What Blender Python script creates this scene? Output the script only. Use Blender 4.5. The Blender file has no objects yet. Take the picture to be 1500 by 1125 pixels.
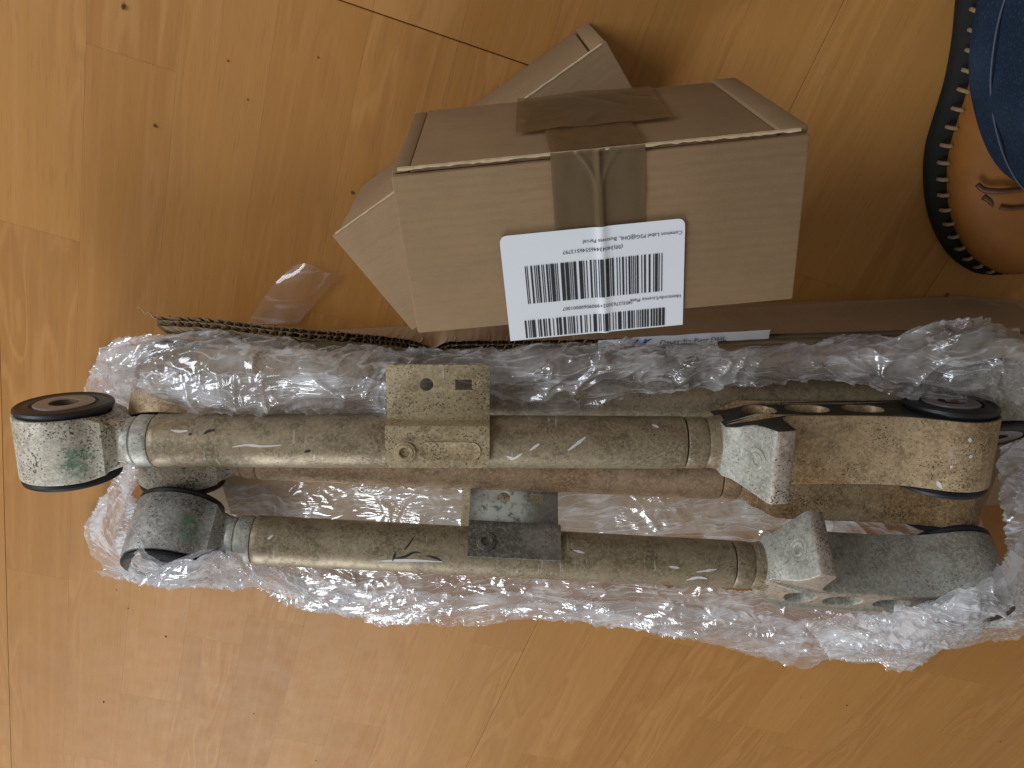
import bpy, bmesh, math, random
import numpy as np
from mathutils import Vector, Matrix

random.seed(7)
R = math.radians
scene = bpy.context.scene
COL = scene.collection

# ------------------------------------------------------------------ camera
F_PX, TILT, ROLL, CAM_H = 1110.97, 0.55038, -0.043383, 0.662741
CAM_R = Matrix.Rotation(-TILT, 3, 'X') @ Matrix.Rotation(ROLL, 3, 'Z')
CAM_C = Vector((0, 0, CAM_H))
cd = bpy.data.cameras.new('camera')
cd.sensor_fit = 'HORIZONTAL'; cd.sensor_width = 36.0
cd.lens = 36.0 * F_PX / 1500.0
cd.clip_start = 0.01; cd.clip_end = 50
cam = bpy.data.objects.new('camera', cd)
COL.objects.link(cam)
cam.matrix_world = Matrix.Translation(CAM_C) @ CAM_R.to_4x4()
scene.camera = cam
scene.render.resolution_x, scene.render.resolution_y = 1024, 768

# ------------------------------------------------------------------ light
world = bpy.data.worlds.new('World'); scene.world = world
world.use_nodes = True
bg = world.node_tree.nodes['Background']
bg.inputs[0].default_value = (1.0, 0.93, 0.84, 1)
bg.inputs[1].default_value = 0.22

def area_light(name, loc, target, sx, sy, power, color):
    l = bpy.data.lights.new(name, 'AREA')
    l.shape = 'RECTANGLE'; l.size = sx; l.size_y = sy; l.energy = power; l.color = color
    o = bpy.data.objects.new(name, l); COL.objects.link(o)
    o.location = loc
    o.rotation_euler = (Vector(target) - Vector(loc)).to_track_quat('-Z', 'Y').to_euler()
    return o
area_light('window_light', (-1.55, 0.5, 1.02), (0.0, -0.3, 0.05), 0.9, 1.1, 20, (0.90, 0.95, 1.0))
area_light('window_light', (-1.0, -2.3, 1.45), (0.0, -0.5, 0.05), 1.1, 1.2, 33, (0.93, 0.97, 1.0))

vs = scene.view_settings
vs.view_transform = 'Standard'; vs.look = 'None'; vs.gamma = 1; vs.exposure = 0.20
try:
    vs.use_curve_mapping = False
except Exception:
    pass
scene.cycles.transparent_max_bounces = 24
scene.cycles.max_bounces = 10

# ------------------------------------------------------------------ helpers
def px(x, y, z=0.0):
    """a pixel of the photograph -> the point at height z on its line of sight"""
    d = CAM_R @ Vector(((x - 750) / F_PX, -(y - 562.5) / F_PX, -1.0))
    return CAM_C + d * ((z - CAM_C.z) / d.z)

def link(name, me, mat=None, parent=None, smooth=True, angle=None):
    o = bpy.data.objects.new(name, me)
    COL.objects.link(o)
    if mat and not me.materials: me.materials.append(mat)
    if parent: o.parent = parent
    if len(me.polygons):
        me.polygons.foreach_set('use_smooth', [smooth] * len(me.polygons))
    if smooth and angle:
        sharp_by_angle(me, angle)
    return o

def sharp_by_angle(me, deg):
    bm = bmesh.new(); bm.from_mesh(me)
    lim = R(deg)
    for e in bm.edges:
        e.smooth = not (len(e.link_faces) == 2 and e.calc_face_angle(0) > lim)
    bm.to_mesh(me); bm.free()

def pydata(name, verts, faces, mat=None, parent=None, smooth=True, angle=None):
    me = bpy.data.meshes.new(name)
    me.from_pydata([tuple(v) for v in verts], [], faces)
    me.update()
    return link(name, me, mat, parent, smooth, angle)

def tag(o, label, cat, group=None, kind=None):
    if label: o['label'] = label
    if cat: o['category'] = cat
    if group: o['group'] = group
    if kind: o['kind'] = kind
    return o

def empty(name, mat4):
    o = bpy.data.objects.new(name, None); COL.objects.link(o)
    o.empty_display_size = 0.02
    o.matrix_world = mat4
    return o

def grid_faces(nu, nv, closed=False):
    f = []
    for j in range(nv - 1):
        for i in range(nu if closed else nu - 1):
            a = j * nu + i; b = j * nu + (i + 1) % nu
            f.append((a, b, b + nu, a + nu))
    return f

def lathe(prof, axis='X', seg=48, centre=(0, 0, 0)):
    """prof: list of (along, radius)"""
    v = []
    for (t, r) in prof:
        for k in range(seg):
            a = 2 * math.pi * k / seg
            c, s = r * math.cos(a), r * math.sin(a)
            if axis == 'X': p = (t, c, s)
            elif axis == 'Y': p = (s, t, c)
            else: p = (c, s, t)
            v.append((p[0] + centre[0], p[1] + centre[1], p[2] + centre[2]))
    return v, grid_faces(seg, len(prof), True)

def curve_solid(outline, holes, half, bevel=0.0012):
    """extruded 2D outline with holes; result in x,z with thickness along y"""
    c = bpy.data.curves.new('tmp', 'CURVE'); c.dimensions = '2D'; c.fill_mode = 'BOTH'
    c.extrude = half - bevel; c.bevel_depth = bevel; c.bevel_resolution = 1; c.offset = -bevel
    for poly in [outline] + holes:
        s = c.splines.new('POLY'); s.points.add(len(poly) - 1)
        for q, (x, y) in zip(s.points, poly): q.co = (x, y, 0, 1)
        s.use_cyclic_u = True
    o = bpy.data.objects.new('tmp', c); COL.objects.link(o)
    dg = bpy.context.evaluated_depsgraph_get()
    me = bpy.data.meshes.new_from_object(o.evaluated_get(dg))
    bpy.data.objects.remove(o); bpy.data.curves.remove(c)
    for v in me.vertices:
        x, y, z = v.co
        v.co = (x, -z, y)
    bm = bmesh.new(); bm.from_mesh(me)
    bmesh.ops.remove_doubles(bm, verts=bm.verts, dist=1e-6)
    bmesh.ops.recalc_face_normals(bm, faces=bm.faces)
    bm.to_mesh(me); bm.free()
    me.materials.clear()
    return me

def box_bm(bm, x0, x1, y0, y1, z0, z1):
    m = Matrix.Translation(((x0 + x1) / 2, (y0 + y1) / 2, (z0 + z1) / 2)) @ Matrix.Diagonal((x1 - x0, y1 - y0, z1 - z0, 1))
    return bmesh.ops.create_cube(bm, size=1, matrix=m)['verts']

def box(name, x0, x1, y0, y1, z0, z1, mat, parent=None, bevel=0.0, seg=2, jit=0.0):
    bm = bmesh.new(); box_bm(bm, x0, x1, y0, y1, z0, z1)
    if jit:
        for v in bm.verts: v.co += Vector((random.uniform(-jit, jit), random.uniform(-jit, jit), random.uniform(-jit, jit)))
    if bevel: bmesh.ops.bevel(bm, geom=bm.edges[:], offset=bevel, segments=seg, affect='EDGES', profile=0.5)
    me = bpy.data.meshes.new(name); bm.to_mesh(me); bm.free()
    return link(name, me, mat, parent, True, 40)

def tube_path(name, pts, r, mat, parent=None, seg=8, taper=None):
    pts = [Vector(p) for p in pts]; v = []
    n = len(pts)
    up = Vector((0.13, 0.2, 0.97))
    for i, p in enumerate(pts):
        d = (pts[min(i + 1, n - 1)] - pts[max(i - 1, 0)]).normalized()
        a = d.cross(up).normalized(); b = a.cross(d)
        rr = r * (taper(i / (n - 1)) if taper else 1)
        for k in range(seg):
            t = 2 * math.pi * k / seg
            v.append(p + (a * math.cos(t) + b * math.sin(t)) * rr)
    f = grid_faces(seg, n, True)
    f.append(tuple(range(seg))[::-1]); f.append(tuple(range((n - 1) * seg, n * seg)))
    return pydata(name, v, f, mat, parent)

# --- numpy noise
def _hash(ix, iy, seed):
    h = (ix.astype(np.int64) * 374761393 + iy.astype(np.int64) * 668265263 + seed * 974711) & 0xffffffff
    h = ((h ^ (h >> 13)) * 1274126177) & 0xffffffff
    h = h ^ (h >> 16)
    return (h & 0xffff) / 65535.0 * 2 * np.pi
def noise(x, y, seed=0):
    x = np.asarray(x, float); y = np.asarray(y, float)
    ix, iy = np.floor(x), np.floor(y); fx, fy = x - ix, y - iy
    u = fx * fx * fx * (fx * (fx * 6 - 15) + 10); v = fy * fy * fy * (fy * (fy * 6 - 15) + 10)
    def g(dx, dy):
        a = _hash(ix + dx, iy + dy, seed)
        return np.cos(a) * (fx - dx) + np.sin(a) * (fy - dy)
    return ((g(0, 0) * (1 - u) + g(1, 0) * u) * (1 - v) + (g(0, 1) * (1 - u) + g(1, 1) * u) * v) * 1.5
def ridge(x, y, seed=0):
    return 1 - np.abs(noise(x, y, seed)) * 2

def resample(pts, n):
    p = np.array(pts, float)
    # catmull-rom, then arc-length resample
    out = []
    for i in range(len(p) - 1):
        p0, p1, p2, p3 = p[max(i - 1, 0)], p[i], p[i + 1], p[min(i + 2, len(p) - 1)]
        for t in np.linspace(0, 1, 12, endpoint=False):
            out.append(0.5 * ((2 * p1) + (-p0 + p2) * t + (2 * p0 - 5 * p1 + 4 * p2 - p3) * t * t + (-p0 + 3 * p1 - 3 * p2 + p3) * t ** 3))
    out.append(p[-1]); out = np.array(out)
    s = np.concatenate([[0], np.cumsum(np.linalg.norm(np.diff(out, axis=0), axis=1))]); s /= s[-1]
    q = np.linspace(0, 1, n)
    return np.stack([np.interp(q, s, out[:, k]) for k in range(out.shape[1])], 1)

# ------------------------------------------------------------------ materials
class NT:
    def __init__(s, name):
        s.m = bpy.data.materials.new(name); s.m.use_nodes = True
        s.t = s.m.node_tree; s.t.nodes.clear()
        s.out = s.t.nodes.new('ShaderNodeOutputMaterial')
        s.tc = s.t.nodes.new('ShaderNodeTexCoord')
    def n(s, typ, **kw):
        nd = s.t.nodes.new(typ)
        for k, v in kw.items():
            if k.startswith('i_'):
                nd.inputs[k[2:]].default_value = v
            else: setattr(nd, k, v)
        return nd
    def l(s, a, b): s.t.links.new(a, b)
    def sock(s, nd, i, val):
        if hasattr(val, 'is_output') or isinstance(val, bpy.types.NodeSocket): s.l(val, nd.inputs[i])
        else: nd.inputs[i].default_value = val
    def math(s, op, a, b=0.0, clamp=False):
        nd = s.n('ShaderNodeMath', operation=op, use_clamp=clamp)
        s.sock(nd, 0, a); s.sock(nd, 1, b); return nd.outputs[0]
    def map(s, vec, scale=(1, 1, 1), rot=(0, 0, 0), loc=(0, 0, 0)):
        nd = s.n('ShaderNodeMapping')
        s.l(vec, nd.inputs[0]); nd.inputs['Scale'].default_value = scale
        nd.inputs['Rotation'].default_value = rot
        s.sock(nd, 1, loc); return nd.outputs[0]
    def noise(s, vec, scale, detail=3, rough=0.55, dist=0.0):
        nd = s.n('ShaderNodeTexNoise'); s.l(vec, nd.inputs['Vector'])
        nd.inputs['Scale'].default_value = scale; nd.inputs['Detail'].default_value = detail
        nd.inputs['Roughness'].default_value = rough; nd.inputs['Distortion'].default_value = dist
        return nd.outputs[0]
    def ramp(s, fac, stops):
        nd = s.n('ShaderNodeValToRGB'); s.l(fac, nd.inputs[0])
        e = nd.color_ramp.elements
        while len(e) < len(stops): e.new(0.5)
        for q, (p, c) in zip(e, stops):
            q.position = p; q.color = (*c, 1) if len(c) == 3 else c
        return nd.outputs[0]
    def step(s, fac, a, b):
        nd = s.n('ShaderNodeMapRange', interpolation_type='SMOOTHSTEP')
        s.l(fac, nd.inputs[0]); nd.inputs[1].default_value = a; nd.inputs[2].default_value = b
        return nd.outputs[0]
    def mix(s, fac, a, b, mode='MIX'):
        nd = s.n('ShaderNodeMix', data_type='RGBA', blend_type=mode)
        s.sock(nd, 0, fac)
        for i, v in ((6, a), (7, b)):
            if isinstance(v, tuple): nd.inputs[i].default_value = (*v, 1)
            else: s.l(v, nd.inputs[i])
        return nd.outputs[2]
    def bump(s, h, strength, dist, normal=None):
        nd = s.n('ShaderNodeBump'); s.l(h, nd.inputs['Height'])
        nd.inputs['Strength'].default_value = strength; nd.inputs['Distance'].default_value = dist
        if normal: s.l(normal, nd.inputs['Normal'])
        return nd.outputs[0]
    def pbr(s, col, rough=0.5, metal=0.0, normal=None, **kw):
        b = s.n('ShaderNodeBsdfPrincipled')
        if isinstance(col, tuple): b.inputs['Base Color'].default_value = (*col, 1)
        else: s.l(col, b.inputs['Base Color'])
        s.sock(b, 'Roughness', rough); s.sock(b, 'Metallic', metal)
        if normal: s.l(normal, b.inputs['Normal'])
        for k, v in kw.items(): b.inputs[k].default_value = v
        s.l(b.outputs[0], s.out.inputs[0]); return s.m

def mat_plank():
    t = NT('beech_laminate')
    oi = t.n('ShaderNodeObjectInfo'); rnd = oi.outputs['Random']
    off = t.n('ShaderNodeCombineXYZ')
    t.l(t.math('MULTIPLY', rnd, 37.0), off.inputs[0]); t.l(t.math('MULTIPLY', rnd, 91.0), off.inputs[1]); t.l(t.math('MULTIPLY', rnd, 17.0), off.inputs[2])
    va = t.n('ShaderNodeVectorMath', operation='ADD'); t.l(t.tc.outputs['Object'], va.inputs[0]); t.l(off.outputs[0], va.inputs[1])
    v = va.outputs[0]
    base = t.ramp(rnd, [(0.0, (.355, .160, .036)), (0.3, (.39, .181, .043)), (0.6, (.41, .197, .050)), (1.0, (.37, .169, .040))])
    # broad arches: contour lines of stretched noise
    n1 = t.noise(t.map(v, (2.6, 17, 1)), 1.0, 2, 0.5, 0.25)
    line = t.math('SINE', t.math('MULTIPLY', n1, 62.0))
    l1 = t.step(line, 0.35, 1.0)
    amt = t.step(t.noise(t.map(v, (1.2, 7, 1)), 1.0, 1), 0.42, 0.62)
    c = t.mix(t.math('MULTIPLY', t.math('MULTIPLY', l1, amt), 0.32), base, (.49, .25, .090))
    l2 = t.step(t.math('SINE', t.math('ADD', t.math('MULTIPLY', n1, 62.0), 2.2)), 0.45, 1.0)
    c = t.mix(t.math('MULTIPLY', t.math('MULTIPLY', l2, amt), 0.26), c, (.29, .128, .040))
    # straight streaks and pores
    s1 = t.noise(t.map(v, (3.0, 130, 1)), 1.0, 3, 0.6)
    c = t.mix(t.math('MULTIPLY', t.step(s1, 0.42, 0.75), 0.34), c, (.47, .235, .080))
    s2 = t.noise(t.map(v, (34, 560, 1)), 1.0, 2, 0.6)
    c = t.mix(t.math('MULTIPLY', t.step(s2, 0.54, 0.74), 0.40), c, (.27, .12, .038))
    blot = t.noise(t.map(v, (5, 9, 1)), 1.0, 3)
    c = t.mix(t.math('MULTIPLY', t.step(blot, 0.45, 0.8), 0.28), c, (.30, .145, .05))
    # scuffs in the varnish
    sc = t.noise(t.tc.outputs['Object'], 22, 4, 0.7)
    rough = t.math('ADD', 0.42, t.math('MULTIPLY', sc, 0.26))
    nrm = t.bump(s2, 0.10, 0.0004)
    return t.pbr(c, rough, 0, nrm, **{'Specular IOR Level': 0.28})

def mat_metal(name, base, stain, dark=0.35, stain_lo=0.45, stain_hi=0.75, metal=0.45, rough=0.48, white=0.25, green=None, speck=0.60, mark=(.07, .26, .15), r0=.006, r1=.019, m0=.42, m1=.58):
    t = NT(name); v = t.tc.outputs['Object']
    oi = t.n('ShaderNodeObjectInfo')
    off = t.n('ShaderNodeCombineXYZ'); t.l(t.math('MULTIPLY', oi.outputs['Random'], 9.0), off.inputs[0])
    va = t.n('ShaderNodeVectorMath', operation='ADD'); t.l(v, va.inputs[0]); t.l(off.outputs[0], va.inputs[1]); v2 = va.outputs[0]
    big = t.noise(v2, 9, 4, 0.6)
    c = t.mix(t.step(big, stain_lo, stain_hi), base, stain)
    mid = t.noise(v2, 60, 5, 0.7)
    c = t.mix(t.math('MULTIPLY', t.step(mid, 0.42, 0.7), 0.62), c, tuple(x * 0.42 for x in stain))
    sm2 = t.noise(t.map(v2, (14, 40, 40)), 1.0, 5, 0.72)
    c = t.mix(t.math('MULTIPLY', t.step(sm2, 0.52, 0.72), 0.55), c, tuple(x * 0.45 for x in stain))
    gr = t.noise(v2, 330, 3, 0.7)
    c = t.mix(t.math('MULTIPLY', t.step(gr, 0.42, 0.68), 0.5), c, tuple(min(1, x * 1.55) for x in base))
    sp = t.noise(v2, 560, 3, 0.65)
    sp2 = t.noise(v2, 32, 3, 0.6)
    dk = t.math('MULTIPLY', t.step(t.math('ADD', sp, t.math('MULTIPLY', sp2, 0.35)), speck + 0.17, speck + 0.26), dark)
    c = t.mix(dk, c, (.035, .028, .02))
    sc = t.noise(t.map(v2, (260, 38, 38), (0, 0, 0.5)), 1.0, 3, 0.65)
    sm = t.step(t.noise(v2, 17, 2), 0.52, 0.66)
    sc2 = t.math('MULTIPLY', t.step(sc, 0.60, 0.68), sm)
    c = t.mix(t.math('MULTIPLY', sc2, white), c, (.72, .72, .72))
    if green:
        d = t.n('ShaderNodeVectorMath', operation='DISTANCE'); t.l(t.tc.outputs['Object'], d.inputs[0]); d.inputs[1].default_value = green
        g = t.math('SUBTRACT', 1.0, t.step(d.outputs['Value'], r0, r1))
        gm = t.math('MULTIPLY', g, t.step(t.noise(v2, 150, 4, 0.7), m0, m1))
        c = t.mix(t.math('MULTIPLY', gm, 0.75), c, mark)
    rg = t.math('ADD', rough - 0.1, t.math('MULTIPLY', mid, 0.3))
    h = t.math('ADD', t.math('MULTIPLY', gr, 0.5), mid)
    return t.pbr(c, rg, metal, t.bump(h, 0.25, 0.0006))

def mat_card(name, col, axis=0, wave=0.25, seed=0.0, period=0.0055):
    t = NT(name); v = t.map(t.tc.outputs['Object'], loc=(seed, seed * .7, 0))
    n1 = t.noise(v, 14, 4, 0.6)
    c = t.mix(t.step(n1, 0.35, 0.7), tuple(x * 0.92 for x in col), tuple(min(1, x * 1.06) for x in col))
    f = t.noise(t.map(v, (60, 300, 300)), 1.0, 3, 0.7)
    c = t.mix(t.math('MULTIPLY', t.step(f, 0.45, 0.7), 0.22), c, tuple(x * 0.72 for x in col))
    g = t.noise(v, 900, 2, 0.6)
    c = t.mix(t.math('MULTIPLY', t.step(g, 0.5, 0.75), 0.20), c, tuple(x * 1.3 for x in col))
    w = t.n('ShaderNodeTexWave', wave_type='BANDS', bands_direction='XYZ'[axis])
    t.l(v, w.inputs['Vector']); w.inputs['Scale'].default_value = 0.314 / period
    w.inputs['Distortion'].default_value = 0.6; w.inputs['Detail'].default_value = 1
    h = t.math('ADD', t.math('MULTIPLY', w.outputs['Fac'], wave), t.math('ADD', t.math('MULTIPLY', n1, 1.2), t.math('MULTIPLY', f, 0.25)))
    return t.pbr(c, 0.82, 0, t.bump(h, 0.5, 0.0011), **{'Specular IOR Level': 0.25})

def mat_tape(name='brown_packing_tape', base=(.17, .118, .066, 1), trans=(.66, .56, .43, 1), amt=0.50):
    t = NT(name); v = t.tc.outputs['Object']
    n1 = t.noise(v, 28, 3, 0.5, 0.4); n2 = t.noise(v, 140, 3)
    nrm = t.bump(t.math('ADD', n1, t.math('MULTIPLY', n2, 0.2)), 0.35, 0.0012)
    b = t.n('ShaderNodeBsdfPrincipled'); b.inputs['Base Color'].default_value = base
    b.inputs['Roughness'].default_value = 0.27; b.inputs['Specular IOR Level'].default_value = 0.42; t.l(nrm, b.inputs['Normal'])
    tr = t.n('ShaderNodeBsdfTransparent'); tr.inputs[0].default_value = trans
    mx = t.n('ShaderNodeMixShader')
    t.l(t.math('ADD', amt, t.math('MULTIPLY', n1, 0.2)), mx.inputs[0])
    t.l(tr.outputs[0], mx.inputs[1]); t.l(b.outputs[0], mx.inputs[2]); t.l(mx.outputs[0], t.out.inputs[0])
    return t.m

def mat_film(name, haze=0.31, gloss=0.26, bump=0.40, rough=0.12, scale=1.0):
    """thin clear plastic film: mostly see-through, glossy, milky in places"""
    t = NT(name); v = t.map(t.tc.outputs['Object'], (scale,) * 3)
    wv = t.n('ShaderNodeTexNoise'); t.l(v, wv.inputs['Vector']); wv.inputs['Scale'].default_value = 16; wv.inputs['Detail'].default_value = 1
    wsub = t.n('ShaderNodeVectorMath', operation='SUBTRACT'); t.l(wv.outputs['Color'], wsub.inputs[0]); wsub.inputs[1].default_value = (.5, .5, .5)
    wsc = t.n('ShaderNodeVectorMath', operation='SCALE'); t.l(wsub.outputs[0], wsc.inputs[0]); wsc.inputs['Scale'].default_value = 0.035
    wad = t.n('ShaderNodeVectorMath', operation='ADD'); t.l(v, wad.inputs[0]); t.l(wsc.outputs[0], wad.inputs[1]); w = wad.outputs[0]
    def crease(sx, sy, rz, k):
        n = t.noise(t.map(w, (sx, sy, sy * .5), (0, 0, rz)), 1.0, 2, 0.5)
        return t.math('SUBTRACT', 1.0, t.math('ABSOLUTE', t.math('MULTIPLY', t.math('SUBTRACT', n, 0.5), k)), True)
    ra = crease(11, 95, 0.95, 10.0); rb = crease(13, 110, -0.45, 10.0); rc = crease(30, 170, 1.7, 9.0)
    sel = t.step(t.noise(v, 9, 1), 0.42, 0.58)
    inv = t.math('SUBTRACT', 1.0, sel)
    sel2 = t.step(t.noise(t.map(v, loc=(3, 1, 0)), 14, 1), 0.5, 0.6)
    cr = t.math('ADD', t.math('MULTIPLY', ra, sel), t.math('MULTIPLY', rb, inv))
    cr = t.math('ADD', cr, t.math('MULTIPLY', t.math('MULTIPLY', rc, sel2), 0.5))
    c = t.noise(w, 22, 2, 0.45, 0.3)
    h = t.math('ADD', t.math('MULTIPLY', cr, 0.45), c)
    nrm = t.bump(h, bump, 0.0035)
    bst = t.math('ADD', bump * 0.25, t.math('MULTIPLY', t.step(t.noise(t.map(v, loc=(7, 2, 0)), 13, 2), 0.38, 0.62), bump * 0.85))
    t.l(bst, nrm.node.inputs['Strength'])
    lw = t.n('ShaderNodeLayerWeight'); lw.inputs[0].default_value = 0.35; t.l(nrm, lw.inputs['Normal'])
    gl = t.n('ShaderNodeBsdfGlossy'); gl.inputs['Color'].default_value = (.95, .97, 1, 1)
    gl.inputs['Roughness'].default_value = rough; t.l(nrm, gl.inputs['Normal'])
    df = t.n('ShaderNodeBsdfDiffuse'); df.inputs[0].default_value = (.93, .95, 1.0, 1); t.l(nrm, df.inputs['Normal'])
    tl = t.n('ShaderNodeBsdfTranslucent'); tl.inputs[0].default_value = (.93, .95, 1.0, 1); t.l(nrm, tl.inputs['Normal'])
    m0 = t.n('ShaderNodeMixShader'); m0.inputs[0].default_value = 0.35; t.l(df.outputs[0], m0.inputs[1]); t.l(tl.outputs[0], m0.inputs[2])
    tr = t.n('ShaderNodeBsdfTransparent'); tr.inputs[0].default_value = (.965, .965, .975, 1)
    m1 = t.n('ShaderNodeMixShader')
    hz = t.math('ADD', haze * 0.5, t.math('MULTIPLY', t.step(t.noise(v, 19, 4, 0.65), 0.42, 0.70), haze * 1.3))
    hz = t.math('ADD', hz, t.math('MULTIPLY', t.step(cr, 0.6, 1.0), haze * 1.1), True)
    t.l(hz, m1.inputs[0]); t.l(tr.outputs[0], m1.inputs[1]); t.l(m0.outputs[0], m1.inputs[2])
    m2 = t.n('ShaderNodeMixShader')
    fr = t.math('ADD', 0.08 if haze > .2 else 0.04, t.math('MULTIPLY', lw.outputs['Facing'], gloss), True)
    t.l(fr, m2.inputs[0]); t.l(m1.outputs[0], m2.inputs[1]); t.l(gl.outputs[0], m2.inputs[2])
    t.l(m2.outputs[0], t.out.inputs[0])
    return t.m

def mat_simple(name, col, rough=0.5, metal=0.0, var=0.15, scale=60, bump=0.2, dist=0.0006, **kw):
    t = NT(name); n1 = t.noise(t.tc.outputs['Object'], scale, 4, 0.6)
    c = t.mix(n1, tuple(x * (1 - var) for x in col), tuple(min(1, x * (1 + var)) for x in col))
    return t.pbr(c, rough, metal, t.bump(n1, bump, dist), **kw)

def mat_denim():
    t = NT('blue_denim'); v = t.tc.outputs['Object']
    n1 = t.noise(v, 16, 4, 0.6)
    tw = t.noise(t.map(v, (500, 500, 900), (0, 0, .6)), 1.0, 2, 0.6)
    c = t.mix(t.step(n1, 0.35, 0.75), (.009, .017, .034), (.019, .033, .058))
    c = t.mix(t.math('MULTIPLY', t.step(tw, 0.5, 0.75), 0.4), c, (.05, .07, .105))
    return t.pbr(c, 0.95, 0, t.bump(t.math('ADD', n1, t.math('MULTIPLY', tw, 0.3)), 0.5, 0.002), **{'Specular IOR Level': 0.1})

M_plank = mat_plank()
M_gap = mat_simple('floor_joint', (.12, .06, .022), 0.8)
M_tube = mat_metal('aged_tube', (.30, .243, .160), (.165, .118, .064), dark=0.7, metal=0.38, rough=0.44, white=0.4)
M_tube2 = mat_metal('warm_reflection_tube', (.54, .39, .26), (.38, .24, .13), dark=0.4, metal=0.3, rough=0.5, white=0.35)  # second arm's tube: warm reflected light put into the base colour
M_eye = mat_metal('whitish_casting', (.56, .53, .46), (.44, .36, .25), dark=0.9, metal=0.2, rough=0.5, white=0.2, green=(.024, -.008, .036), speck=0.56)
M_eye_grey = mat_metal('grey_casting', (.42, .42, .41), (.32, .30, .27), dark=0.8, metal=0.35, rough=0.5, white=0.3, green=(.026, -.004, .036), speck=0.58)
M_fork = mat_metal('brown_stained_casting', (.42, .315, .19), (.29, .165, .062), dark=0.9, stain_lo=.38, stain_hi=.66, metal=0.22, rough=0.44, white=0.35, speck=0.58)
M_fork_grey = mat_metal('bare_casting', (.43, .43, .38), (.31, .285, .22), dark=0.75, metal=0.22, rough=0.45, white=0.6, speck=0.60)
M_bracket = mat_metal('bracket_steel', (.38, .31, .19), (.30, .22, .115), dark=0.8, metal=0.3, rough=0.5, white=0.3, speck=0.56)
M_bracket_dark = mat_metal('dull_bracket_steel', (.24, .225, .19), (.12, .11, .095), dark=0.7, stain_lo=.42, stain_hi=.58, metal=0.4, rough=0.5, white=0.7, speck=0.6)
M_worn = mat_metal('worn_lug_edge', (.50, .42, .36), (.34, .27, .22), dark=0.9, metal=0.3, rough=0.45, white=0.6, speck=0.55)
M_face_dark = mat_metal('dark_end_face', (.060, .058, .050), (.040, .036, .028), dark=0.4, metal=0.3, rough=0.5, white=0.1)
M_face_tan = mat_metal('tan_end_face', (.40, .33, .26), (.30, .24, .17), dark=0.8, metal=0.3, rough=0.45, white=0.5)
M_corr = mat_metal('corroded_bracket', (.20, .19, .165), (.13, .12, .10), dark=0.6, metal=0.2, rough=0.6, white=0.4, green=(.306, .042, .010), mark=(.66, .70, .64), r0=.015, r1=.036, m0=.34, m1=.52)
M_white = mat_simple('white_scuff', (.62, .61, .60), 0.6, 0, 0.15, 300)
M_rub = mat_simple('black_rubber', (.012, .013, .016), 0.45, 0, 0.3, 90, 0.3)
M_sleeve = mat_simple('steel_sleeve', (.30, .29, .28), 0.42, 0.6, 0.3, 120)
M_bore = mat_simple('rusty_bore', (.13, .09, .06), 0.6, 0.4, 0.4, 120)
M_card = mat_card('kraft_cardboard', (.262, .170, .094), 1, 0.22)
M_card2 = mat_card('pale_kraft_cardboard', (.270, .180, .100), 1, 0.05, 3.1)
M_card3 = mat_card('carton_cardboard', (.44, .31, .185), 0, 0.15, 5.3, 0.0075)
M_card_edge = mat_card('torn_cardboard_edge', (.50, .385, .25), 0, 0.1, 1.3)
M_tape = mat_tape()
M_paper = mat_simple('white_label_paper', (.74, .77, .84), 0.42, 0, 0.03, 40, 0.12)
M_ink = mat_simple('black_ink', (.016, .016, .02), 0.5, 0, 0.2, 200)
M_blue = mat_simple('blue_ink', (.03, .11, .42), 0.5, 0, 0.3, 300)
M_film = mat_film('clear_stretch_film')
M_film2 = mat_film('gathered_stretch_film', haze=0.52, gloss=0.36)
M_scrap = mat_film('clear_tape', haze=0.17, gloss=0.3, bump=0.12, rough=0.10, scale=0.5)
M_leather = mat_simple('tan_leather', (.25, .098, .020), 0.6, 0, 0.35, 30, 0.4, 0.001, **{'Specular IOR Level': 0.25})
M_leather_d = mat_simple('brown_leather_seam', (.085, .03, .009), 0.55, 0, 0.3, 60, 0.4)
M_sole = mat_simple('black_sole', (.010, .011, .010), 0.75, 0, 0.3, 120, 0.4, **{'Specular IOR Level': 0.2})
M_thread = mat_simple('cream_thread', (.25, .17, .085), 0.8, 0, 0.2, 400)
M_denim = mat_denim()
M_seam = mat_simple('pale_denim_thread', (.06, .075, .11), 0.9, 0, 0.4, 300)
M_crumb = mat_simple('dirt_crumb', (.10, .055, .025), 0.8, 0, 0.4, 300)

# ------------------------------------------------------------------ floor
TH = 1.219662
DV = Vector((math.cos(TH), math.sin(TH), 0)); NV = Vector((math.sin(TH), -math.cos(TH), 0))
W = 0.0703
FLOOR_M = Matrix(((DV.x, -NV.x, 0, 0), (DV.y, -NV.y, 0, 0), (0, 0, 1, 0), (0, 0, 0, 1)))
fl = pydata('floor', [(-2.4, -2.6, -.009), (2.4, -2.6, -.009), (2.4, 1.6, -.009), (-2.4, 1.6, -.009)], [(0, 1, 2, 3)], M_gap, None, False)
tag(fl, 'beech laminate floor of printed strips', None, kind='structure')
cuts = {0: [-.354, -.80, -1.30], 1: [-1.162, -.62, -.18], 2: [-1.0, -.52, -.02], 3: [-.088, -.47, -.86, -1.25], 4: [-.088, -.36, -.80, -1.2], 5: [-.088, -.60, -1.04],
        10: [-.185, -.60, -.98], 13: [-.83, -.45, -1.2], 14: [-.83, -.35, -1.1], 16: [-.652, -.2, -1.05], 17: [-.652, -.25, -1.0]}
rng = random.Random(11)
nplank = 0
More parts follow.
